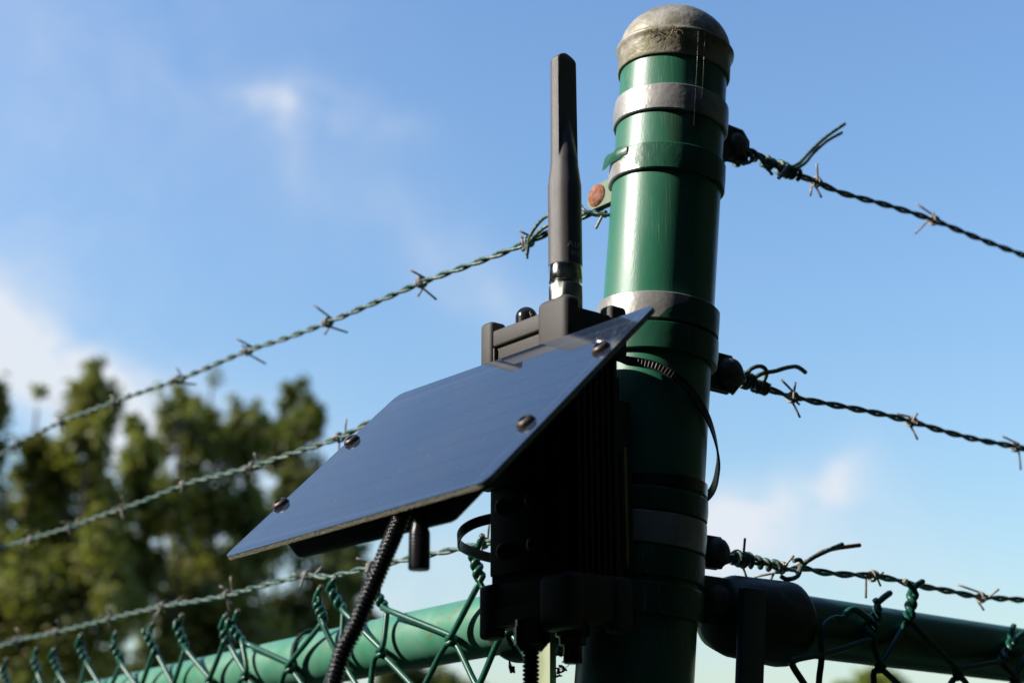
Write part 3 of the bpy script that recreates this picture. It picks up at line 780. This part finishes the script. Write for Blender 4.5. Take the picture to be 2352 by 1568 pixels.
# cable glands and plug under the enclosure
def dn(px, py, Y): return at(px, py, Y)
gq = at(1219, 1470, .868); gq.z = 0
zg = 1.8085
mb = MB().lathe(gq, UP, [(zg, .0085), (zg - .004, .0085), (zg - .004, .0092), (zg - .0135, .0092), (zg - .0140, .0085), (zg - .0155, .0072), (zg - .0170, .0060), (zg - .0170, .0040)], 12, smooth=False)
obj('cable_gland', mb, m_glossb, node)
gz = zg - .0170
q = at(1315, 1470, .868); q.z = 0
mb = MB().lathe(q, UP, [(1.806, .0095), (1.800, .0095), (1.799, .0075), (1.795, .0075), (1.7945, .0052), (1.786, .0052), (1.785, .0045), (1.785, .0001)], 24)
obj('vent_plug', mb, m_glossb, node)
# rear clamp bracket, faintly yellowed, between enclosure and post
mb = MB().box(dv(.0395, DD + .010, 1.89), RGT * .020, NFR * .011, UP * .050, .001)
mb.box(dv(.0395, DD + .0015, 1.89), RGT * .030, NFR * .0015, UP * .060, .0006)
br = obj('rear_bracket', mb, m_anod, node)
obj('edge_strip', MB().box(dv(.0082, DD + .0042, 1.874), RGT * .0012, NFR * .0010, UP * .034, .0004), m_yellow, br)

# ------------------------------------------------------------------ solar panel
TILT = math.radians(44)
PN = V((-math.sin(AZ) * math.sin(TILT), -math.cos(AZ) * math.sin(TILT), math.cos(TILT)))
KP = .883
P0 = CAM + (at(1115, 1105, .80) - CAM) * KP
U_ = RGT.copy(); V_ = PN.cross(U_); 
if V_.z < 0: V_ = -V_
cLL, cLR, cUR, cUL = [onp(x, y, P0, PN) for x, y in ((512, 1280), (1113, 1106), (1508, 697), (914, 906))]
PO = cLL
wB = ((cLR - cLL).dot(U_) + (cUR - cLL).dot(U_)) / 2
hB = ((cUL - cLL).dot(V_) + (cUR - cLL).dot(V_)) / 2
shear0 = ((cUL - cLL).dot(U_)) 
def pp(u, v, n=0.0): return PO + U_ * u + V_ * v + PN * n
corners = [(0, 0), ((cLR - cLL).dot(U_), (cLR - cLL).dot(V_)), ((cUR - cLL).dot(U_), (cUR - cLL).dot(V_)), ((cUL - cLL).dot(U_), (cUL - cLL).dot(V_))]
print('panel corners', [(round(a, 4), round(b, 4)) for a, b in corners], flush=True)
wB = (corners[1][0] + corners[2][0] - corners[3][0]) / 2; hB = (corners[2][1] + corners[3][1] - corners[1][1]) / 2
corners = [(0, 0), (wB, 0), (wB, hB), (0, hB)]
corners = [(lerp(V((*a, 0)), V(((c2)[0], (c2)[1], 0)), 1.0)).to_2d() for a, c2 in zip(corners, [(0, 0), ((cLR - cLL).dot(U_), (cLR - cLL).dot(V_)), ((cUR - cLL).dot(U_), (cUR - cLL).dot(V_)), ((cUL - cLL).dot(U_), (cUL - cLL).dot(V_))])]
def rounded(cs, r, n=6):
    out = []; m = len(cs)
    for i in range(m):
        p = V((*cs[i], 0)); a = (V((*cs[i - 1], 0)) - p).normalized(); b = (V((*cs[(i + 1) % m], 0)) - p).normalized()
        ang = a.angle(b); tl = r / math.tan(ang / 2); c = p + (a + b).normalized() * (r / math.sin(ang / 2))
        s, e = p + a * tl - c, p + b * tl - c
        for k in range(n + 1):
            q = lerp(s, e, k / n).normalized() * r; out.append(((c + q).x, (c + q).y))
    return out
outl = rounded(corners, .0065)
def pnode(nt, b, t, cur, nz, ramp, mixc):                    # dark cells with faint busbar lines under a clear sheet
    L = nt.links.new
    def dot(vec, off=0.0):
        d = nt.nodes.new('ShaderNodeVectorMath'); d.operation = 'DOT_PRODUCT'; d.inputs[1].default_value = vec; L(t.outputs['Object'], d.inputs[0]); return d.outputs['Value']
    def mth(op, x, y=None):
        n = nt.nodes.new('ShaderNodeMath'); n.operation = op
        for i, q in enumerate((x, y)):
            if q is None: continue
            if isinstance(q, (int, float)): n.inputs[i].default_value = q
            else: L(q, n.inputs[i])
        return n.outputs[0]
    v = mth('FRACT', mth('MULTIPLY', dot(V_), 1 / .0195));
    line = mth('LESS_THAN', v, .085)
    c = mixc(ramp(nz(9, (1, 1, 1), 4), .35, .7), (.018, .029, .055), (.024, .035, .060)); c = mixc(line, c, (.015, .022, .048))
    fu, fv = dot(U_), dot(V_)
    o0 = pp(0, 0) - pp(wB / 2, hB / 2, -.01); uu = mth('SUBTRACT', fu, o0.dot(U_)); vv = mth('SUBTRACT', fv, o0.dot(V_))
    near = None
    for val, lim in ((uu, .012), (vv, .010), (uu, wB - .012), (vv, hB - .010)):
        q = mth('LESS_THAN', mth('ABSOLUTE', mth('SUBTRACT', val, lim)), .00025); near = q if near is None else mth('MAXIMUM', near, q)
    c = mixc(mth('MULTIPLY', near, .35), c, (.20, .23, .30))
    rot = nt.nodes.new('ShaderNodeMapping'); rot.inputs['Rotation'].default_value = (.3, .7, .5); rot.inputs['Scale'].default_value = (1500, 9, 1500); L(t.outputs['Object'], rot.inputs['Vector'])
    sn = nt.nodes.new('ShaderNodeTexNoise'); sn.inputs['Scale'].default_value = 1.0; sn.inputs['Detail'].default_value = 2.0; L(rot.outputs[0], sn.inputs['Vector'])
    c = mixc(mth('MULTIPLY', mth('MULTIPLY', ramp(sn.outputs['Fac'], .66, .72), ramp(nz(16, (1, 1, 1), 3), .48, .66)), .45), c, (.22, .20, .17))
    sp = ramp(nz(1100, (1, 1, 1), 2), .70, .78)              # dust specks
    c = mixc(sp, c, (.30, .32, .36))
    dirt = ramp(nz(14, (1, 1, 1), 5), .5, .8); r = nt.nodes.new('ShaderNodeMapRange'); r.inputs[3].default_value = .03; r.inputs[4].default_value = .10
    L(dirt, r.inputs[0]); L(r.outputs[0], b.inputs['Roughness'])
    return c
m_panel = M('solar_cells_under_clear_sheet', (.004, .007, .018), .05, spec=.5, extra=pnode)
m_panel.node_tree.nodes['Principled BSDF'].inputs['IOR'].default_value = 1.58
panel = thing('solar_panel', pp(wB / 2, hB / 2, -.01), 'tilted dark blue solar panel mirroring the sky, bolted in front of the black enclosure', 'solar panel')
mb = MB().prism([pp(u, v, -.0004) for u, v in outl], PN * .0004)
obj('cell_sheet', mb, m_panel, panel)
mb = MB().prism([pp(u, v, -.0028) for u, v in outl], PN * .00235)
obj('board', mb, m_fr4, panel)
def pbox(u0, u1, v0, v1, n0, n1, bev=.004): 
    return MB().box(pp((u0 + u1) / 2, (v0 + v1) / 2, (n0 + n1) / 2), U_ * ((u1 - u0) / 2), V_ * ((v1 - v0) / 2), PN * ((n1 - n0) / 2), bev, 3)
back = obj('backing_box', pbox(.040, .186, .014, hB - .03, -.021, -.0030, .005), m_anod, panel)
# hinged bracket behind the panel reaching to the enclosure plate
ctr = dv(.044, -.004, 1.905)
mb = MB()
for off in (-.020, .020):
    a = ctr + RGT * off; b2 = pp((ctr - PO).dot(U_) + off, hB * .62, -.02)
    mb.tube([a, lerp(a, b2, .5), b2], [.006, .006, .006], 10)
mb.box(ctr, RGT * .026, NFR * .004, UP * .02, .001)
obj('hinge_bracket', mb, m_anod, panel)
for x, y in ((646, 1160), (809, 1015), (1381, 803), (1209, 973)):
    c = onp(x, y, PO, PN)
    k = .0040
    sc = MB().lathe(c, PN, [(.0000, .0054), (.0007, .0054), (.0008, .0046), (.0010, .0049), (.0014, .0050), (.0022, .0047), (.0030, .0039), (.0034, .0029), (.0034, .0024), (.0012, .0022), (.0012, .0001)], 28)
    obj('screw', sc, m_screw, panel)
cst = at(944 + 20, 1205, .765)
q = V((cst.x, cst.y, 0)); zq = cst.z
mb = MB().lathe(q, UP, [(zq + .012, .0040), (zq - .001, .0042), (zq - .004, .0052), (zq - .0215, .0054)], 20)
obj('cable_stub', mb, m_glossb, panel)
mb = MB().lathe(q, UP, [(zq - .0035, .0046), (zq - .0040, .0053)] + [(zq - .0045 - i * .0009, .0054 if i % 2 else .0050) for i in range(19)] + [(zq - .0222, .0050), (zq - .0222, .0001)], 20)
obj('plug', mb, m_glossb, panel)

# ------------------------------------------------------------------ ribbed cable
cpts = [at(932, 1165, .770), at(910, 1215, .768), at(890, 1262, .764), at(872, 1305, .762), at(851, 1355, .760), at(832, 1400, .759), at(813, 1445, .758), at(789, 1492, .757), at(768, 1559, .757), at(748, 1640, .757), at(750, 1800, .765), at(850, 1960, .79), at(1010, 2010, .83), at(1150, 1930, .86), at(1208, 1780, .868), at(1218, 1640, .868), V((gq.x, gq.y, gz - .02)), V((gq.x, gq.y, gz + .004))]
line = resample(spline(cpts, 12), .00046)
rad = [.0040 + .0007 * (abs(math.sin(i * .00046 / .0023 * math.pi)) ** .8 * 2 - 1) for i in range(len(line))]
tag(obj('ribbed_cable', MB().tube(line, rad, 16), m_glossb, recalc=False), 'glossy black ribbed cable hanging from under the solar panel down across the rail', 'cable')

# ------------------------------------------------------------------ cable ties
def ribbon(pts, centre, width, th, name, label, mat=m_tie, ribs=True, wdir=None):
    line = resample(spline(pts, 10), .00055); mb = MB(); st = []
    n = len(line)
    for i, p in enumerate(line):
        t = (line[min(i + 1, n - 1)] - line[max(i - 1, 0)]).normalized()
        c = centre(p); out = p - c; out = (out - t * out.dot(t)).normalized(); w = t.cross(out)
        k = th * (1.0 if not ribs or (i // 2) % 2 else .55)
        st.append(len(mb.v)); hw = width / 2
        for a, bb in ((-hw, 0), (-hw, th), (-hw * .72, th), (-hw * .7, k), (hw * .7, k), (hw * .72, th), (hw, th), (hw, 0)):
            mb.v.append(p + w * a + out * bb)
    for i in range(n - 1): mb.ring_join(st[i], st[i + 1], 8, False)
    mb.f.append(tuple(range(st[0], st[0] + 8))); mb.f.append(tuple(range(st[-1], st[-1] + 8))); mb.sm += [False, False]
    return tag(obj(name, mb, mat, recalc=True, auto=0), label, 'cable tie', 'black cable ties')
def axis_c(p): return PB + AX * (p - PB).dot(AX)
ribbon([at(1385, 812, .878), at(1412, 822, .889), at(1440, 829, .8975), at(1470, 833, .8995), at(1510, 843, .899), at(1552, 868, .899), at(1592, 908, .906), at(1626, 965, .922), at(1645, 1030, .942), at(1646, 1080, .958), at(1627, 1135, .976), at(1560, 1180, .985), at(1480, 1195, .983), at(1410, 1170, .965)],
    axis_c, .0055, .0013, 'cable_tie', 'black cable tie hanging loosely round the right side of the post')
ccl = at(1180, 1240, .945)
def cen2(p): return V((ccl.x, ccl.y, p.z))
ribbon([at(1190, 1186, .912), at(1150, 1188, .908), at(1120, 1193, .908), at(1088, 1203, .911), at(1064, 1219, .918), at(1055, 1238, .930), at(1062, 1254, .945), at(1090, 1268, .960), at(1130, 1280, .975), at(1200, 1290, .990)],
    cen2, .0060, .0013, 'cable_tie', 'black cable tie looping out on the left of the enclosure')
ht = hh(1098, .0362)
ribbon([PB + AX * (ht + .002 * math.sin(a)) + (PX * math.sin(a) - PYV * math.cos(a)) * .0355 for a in [math.radians(-178 + i * 8.9) for i in range(41)]],
    axis_c, .0070, .0013, 'cable_tie', 'flat glossy tie pulled tight round the post below its middle', mat=m_glossb, ribs=False)

# ------------------------------------------------------------------ small debris
rnd = random.Random(5)
def debris(px, py, Y, r, label, name='dead_leaf'):
    c = at(px, py, Y); mb = MB()
    for k in range(16):
        p = c + V((rnd.gauss(0, r * .45), rnd.gauss(0, r * .45), rnd.gauss(0, r * .5)))
        a = V((rnd.uniform(-1, 1), rnd.uniform(-1, 1), rnd.uniform(-1, 1))).normalized() * r * .6; b = a.orthogonal().normalized() * r * .4
        mb.prism([p - a, p - b * .6 + a * .2, p + a, p + b], a.cross(b).normalized() * .0003)
    tag(obj(name, mb, m_deadleaf, recalc=False), label, 'dead leaf')
debris(1303, 1507, .90, .0040, 'dark crumpled leaf stuck between the enclosure and the post foot')
debris(1288, 1538, .90, .0030, 'small dark leaf crumb hanging below the bigger crumpled leaf')
mb = MB().tube([at(1170, 1515, .9), at(1172, 1530, .9), at(1174, 1545, .9)], [.0004, .0011, .0006], 6)
for k in range(5): mb.tube([at(1176, 1540, .9), at(1182 + rnd.uniform(-4, 4), 1532 + rnd.uniform(-6, 12), .9)], [.0008, .0014], 6)
tag(obj('dead_leaf', mb, m_deadleaf, recalc=False), 'reddish dead leaf tip hanging free left of the lower cable gland', 'dead leaf')
# straw and silk hanging from the cap rim
mb = MB()
for k in range(14):
    a = rnd.uniform(-.5, .12); p = onpost(hr - .003, a, .0382); e = onpost(hr - rnd.uniform(.003, .010), a + rnd.uniform(-.2, .2), .0392)
    mb.tube(spline([p, lerp(p, e, .5) + V((rnd.uniform(-.002, .002), -.0015, .001)), e], 4), .00022, 5)
a = -.12
mb.tube(spline([onpost(hr - .002, a, .0392), onpost(hr - .006, a - .02, .0402), onpost(hr - .012, a - .10, .0398), onpost(hr - .017, a - .12, .0388)], 5), .00035, 5)
tag(obj('straw_wisp', mb, m_straw, recalc=False), 'wisp of dry straw caught under the rim of the post cap', 'straw')
mb = MB()
for k, (a, h0, h1) in enumerate(((.30, .004, .050), (.42, .006, .034))):
    mb.tube([onpost(hcap - h1, a + .02, .0385), onpost(hcap - h0 * .5, a, .0395), onpost(hr - .002, a - .01, .0395)], .00005, 4)
tag(obj('spider_thread', mb, m_web, recalc=False), 'fine spider threads hanging down the front from the cap rim', 'spider thread')

# ------------------------------------------------------------------ trees behind
def tree(name, lobes, Y, leafmat_, label, nleaf, lsize, seed, trunk_px, group='trees behind the fence', gap=-.08):
    rnd = random.Random(seed)
    tx = at(trunk_px, 1500, Y)
    t = thing(name, (tx.x, Y, 0), label, 'tree', group)
    mb = MB(); tr = MB()
    topz = max(at(l[0], l[1] - l[3], Y).z for l in lobes)
    fork = topz * .30
    tr.tube(spline([V((tx.x, Y, -.1)), V((tx.x + .05, Y, fork * .5)), V((tx.x, Y + .05, fork))], 5), [.16 - .004 * i for i in range(11)], 12)
    tot = sum((l[2] * l[3]) for l in lobes)
    sc = Y / (CP * F) * .98
    for (px, py, rx, ry) in lobes:
        c = at(px, py, Y); c.y += rnd.uniform(-.5, .5); RX, RZ = rx * sc, ry * sc
        tr.tube(spline([V((tx.x, Y, fork * rnd.uniform(.7, 1))), lerp(V((tx.x, Y, fork)), c, .5) + V((rnd.uniform(-.2, .2), rnd.uniform(-.2, .2), -.1)), c, c + V((0, 0, RZ * .45))], 4), [.034 - .0024 * i for i in range(13)], 6)
        n = int(nleaf * rx * ry / tot * (1.7 if rx < 65 else .95))
        ncl = max(10, int(n / 34)); so = V((seed * 3.1, 0, 0)); made = 0; tries = 0
        while made < ncl and tries < ncl * 6:
            tries += 1
            d = V((rnd.gauss(0, .50), rnd.gauss(0, .50), rnd.gauss(0, .50)))
            if d.length > (1.15 if rx < 65 else 1.35): continue
            taper = 1 - .45 * max(0, d.z)
            cc = c + V((d.x * RX * taper, d.y * RX * taper, d.z * RZ))
            if noise.noise(cc * 2.3 + so) < (gap - .2 if rx < 65 else gap if py < 1250 else gap - .06): continue
            made += 1
            cr = rnd.uniform(.06, .15) * (RX ** .5)
            lean = V((d.x * .5, d.y * .5, 1)).normalized()
            if rnd.random() < .25: tr.tube([lerp(c, cc, .1), cc], [.016, .005], 5)
            for k in range(34):
                o = V((rnd.gauss(0, cr * .5), rnd.gauss(0, cr * .5), rnd.gauss(0, cr * .5))) + lean * rnd.uniform(-1.2, 1.2) * cr
                p = cc + o
                nn = (o.normalized() * 1.1 + V((0, 0, .4)) + V((rnd.uniform(-.8, .8), rnd.uniform(-.8, .8), rnd.uniform(-.5, .5)))).normalized()
                a = V((rnd.uniform(-1, 1), rnd.uniform(-1, 1), rnd.uniform(-1.1, .8))); a = (a - nn * a.dot(nn)).normalized(); b_ = a.cross(nn).normalized(); s = lsize * rnd.uniform(.7, 1.3)
                i0 = len(mb.v)
                mb.v += [p, p + a * s * .5 + b_ * s * .30, p + a * s, p + a * s * .5 - b_ * s * .30]
                mb.f.append((i0, i0 + 1, i0 + 2, i0 + 3)); mb.sm.append(False)
    obj('crown', mb, leafmat_, t, recalc=False)
    obj('trunk', tr, m_bark, t, recalc=False)
tree('leafy_tree', [(-90, 1000, 90, 150), (5, 990, 38, 125), (70, 975, 26, 112), (140, 1060, 85, 130), (238, 985, 62, 132), (300, 1080, 50, 110), (60, 1220, 170, 160), (230, 1200, 90, 120), (40, 1420, 200, 160), (230, 1400, 130, 150), (120, 1600, 260, 150), (-250, 1250, 170, 300)], 13.0, m_leafA,
    'sunlit olive green tree filling the left edge behind the barbed wires', 42000, .080, 21, 60, gap=-.12)
tree('leafy_tree', [(398, 900, 26, 78), (468, 910, 38, 80), (430, 1000, 70, 110), (520, 1010, 60, 100), (575, 990, 34, 75), (480, 1140, 120, 110), (380, 1190, 70, 110), (420, 1330, 140, 110), (560, 1230, 70, 100), (470, 1480, 200, 150), (340, 1300, 70, 160), (520, 1400, 120, 160), (300, 1020, 40, 60)], 14.5, m_leafB,
    'mid green tree with two pointed tops between the upper barbed wires', 29000, .080, 22, 450, gap=-.05)
tree('leafy_tree', [(648, 930, 30, 66), (700, 975, 36, 70), (650, 1040, 46, 80), (735, 1000, 26, 44), (700, 1130, 80, 80), (620, 1290, 90, 80), (780, 1270, 60, 70), (740, 1400, 110, 90), (650, 1500, 120, 90), (820, 1440, 50, 70), (780, 1330, 70, 60)], 16.0, m_leafC,
    'darker loose tree showing sky gaps behind the lower left of the solar panel', 15000, .090, 23, 700, gap=.0)
tree('leafy_tree', [(1010, 1600, 70, 60), (930, 1590, 60, 70), (1080, 1640, 60, 60)], 20.0, m_leafC,
    'low dark tree top showing under the left rail beside the ribbed cable', 6000, .11, 24, 1000)
tree('leafy_tree', [(2010, 1590, 45, 50), (2060, 1610, 50, 50), (1960, 1620, 40, 50)], 24.0, m_leafY,
    'yellow green tree top peeping out under the right rail', 6000, .13, 25, 2010)

# unseen trees added around the camera to darken shaded sides, with a sun gap
wb = MB(); wr = MB(); rnd = random.Random(77)
for k in range(46):
    az = math.radians(lerp(-132, 60, k / 33)) if k < 34 else (math.radians(lerp(66, 96, (k - 34) / 5)) if k < 40 else math.radians(lerp(101, 128, (k - 40) / 5))); r = rnd.uniform(4.2, 6.2)
    c = V((-math.sin(az) * r, .9 - math.cos(az) * r, 0)); H = rnd.uniform(8.5, 11.5) if k < 34 or k >= 40 else rnd.uniform(3.0, 3.7)
    wr.tube([c - V((0, 0, .1)), c + V((rnd.uniform(-.2, .2), rnd.uniform(-.2, .2), H * .5)), c + V((0, 0, H * .9))], [.16, .11, .03], 8)
    for q in range(1150 if H > 4 else 700):
        h = rnd.uniform(.2, H); w = 1.15 * (1 - .55 * h / H) if H > 4 else .75
        p = c + V((rnd.gauss(0, w * .6), rnd.gauss(0, w * .6), h))
        a = V((rnd.uniform(-1, 1), rnd.uniform(-1, 1), rnd.uniform(-1, .4))).normalized(); b_ = a.orthogonal().normalized()
        b_ = (b_ * math.cos(q) + a.cross(b_) * math.sin(q)); sz = rnd.uniform(.22, .42); i0 = len(wb.v)
        wb.v += [p, p + a * sz * .5 + b_ * sz * .28, p + a * sz, p + a * sz * .5 - b_ * sz * .28]
        wb.f.append((i0, i0 + 1, i0 + 2, i0 + 3)); wb.sm.append(False)
m_leafW = M('added_wood_leaf', (.022, .034, .012), .65, spec=.25, c2=(.035, .046, .014), scale=1.2)
added_wood = tag(obj('added_woodland', wb, m_leafW, recalc=False), 'unseen trees added around the camera to deepen the shade', 'added_woodland', kind='stuff')
tag(obj('trunk', wr, m_bark, added_wood, recalc=False), kind='stuff')
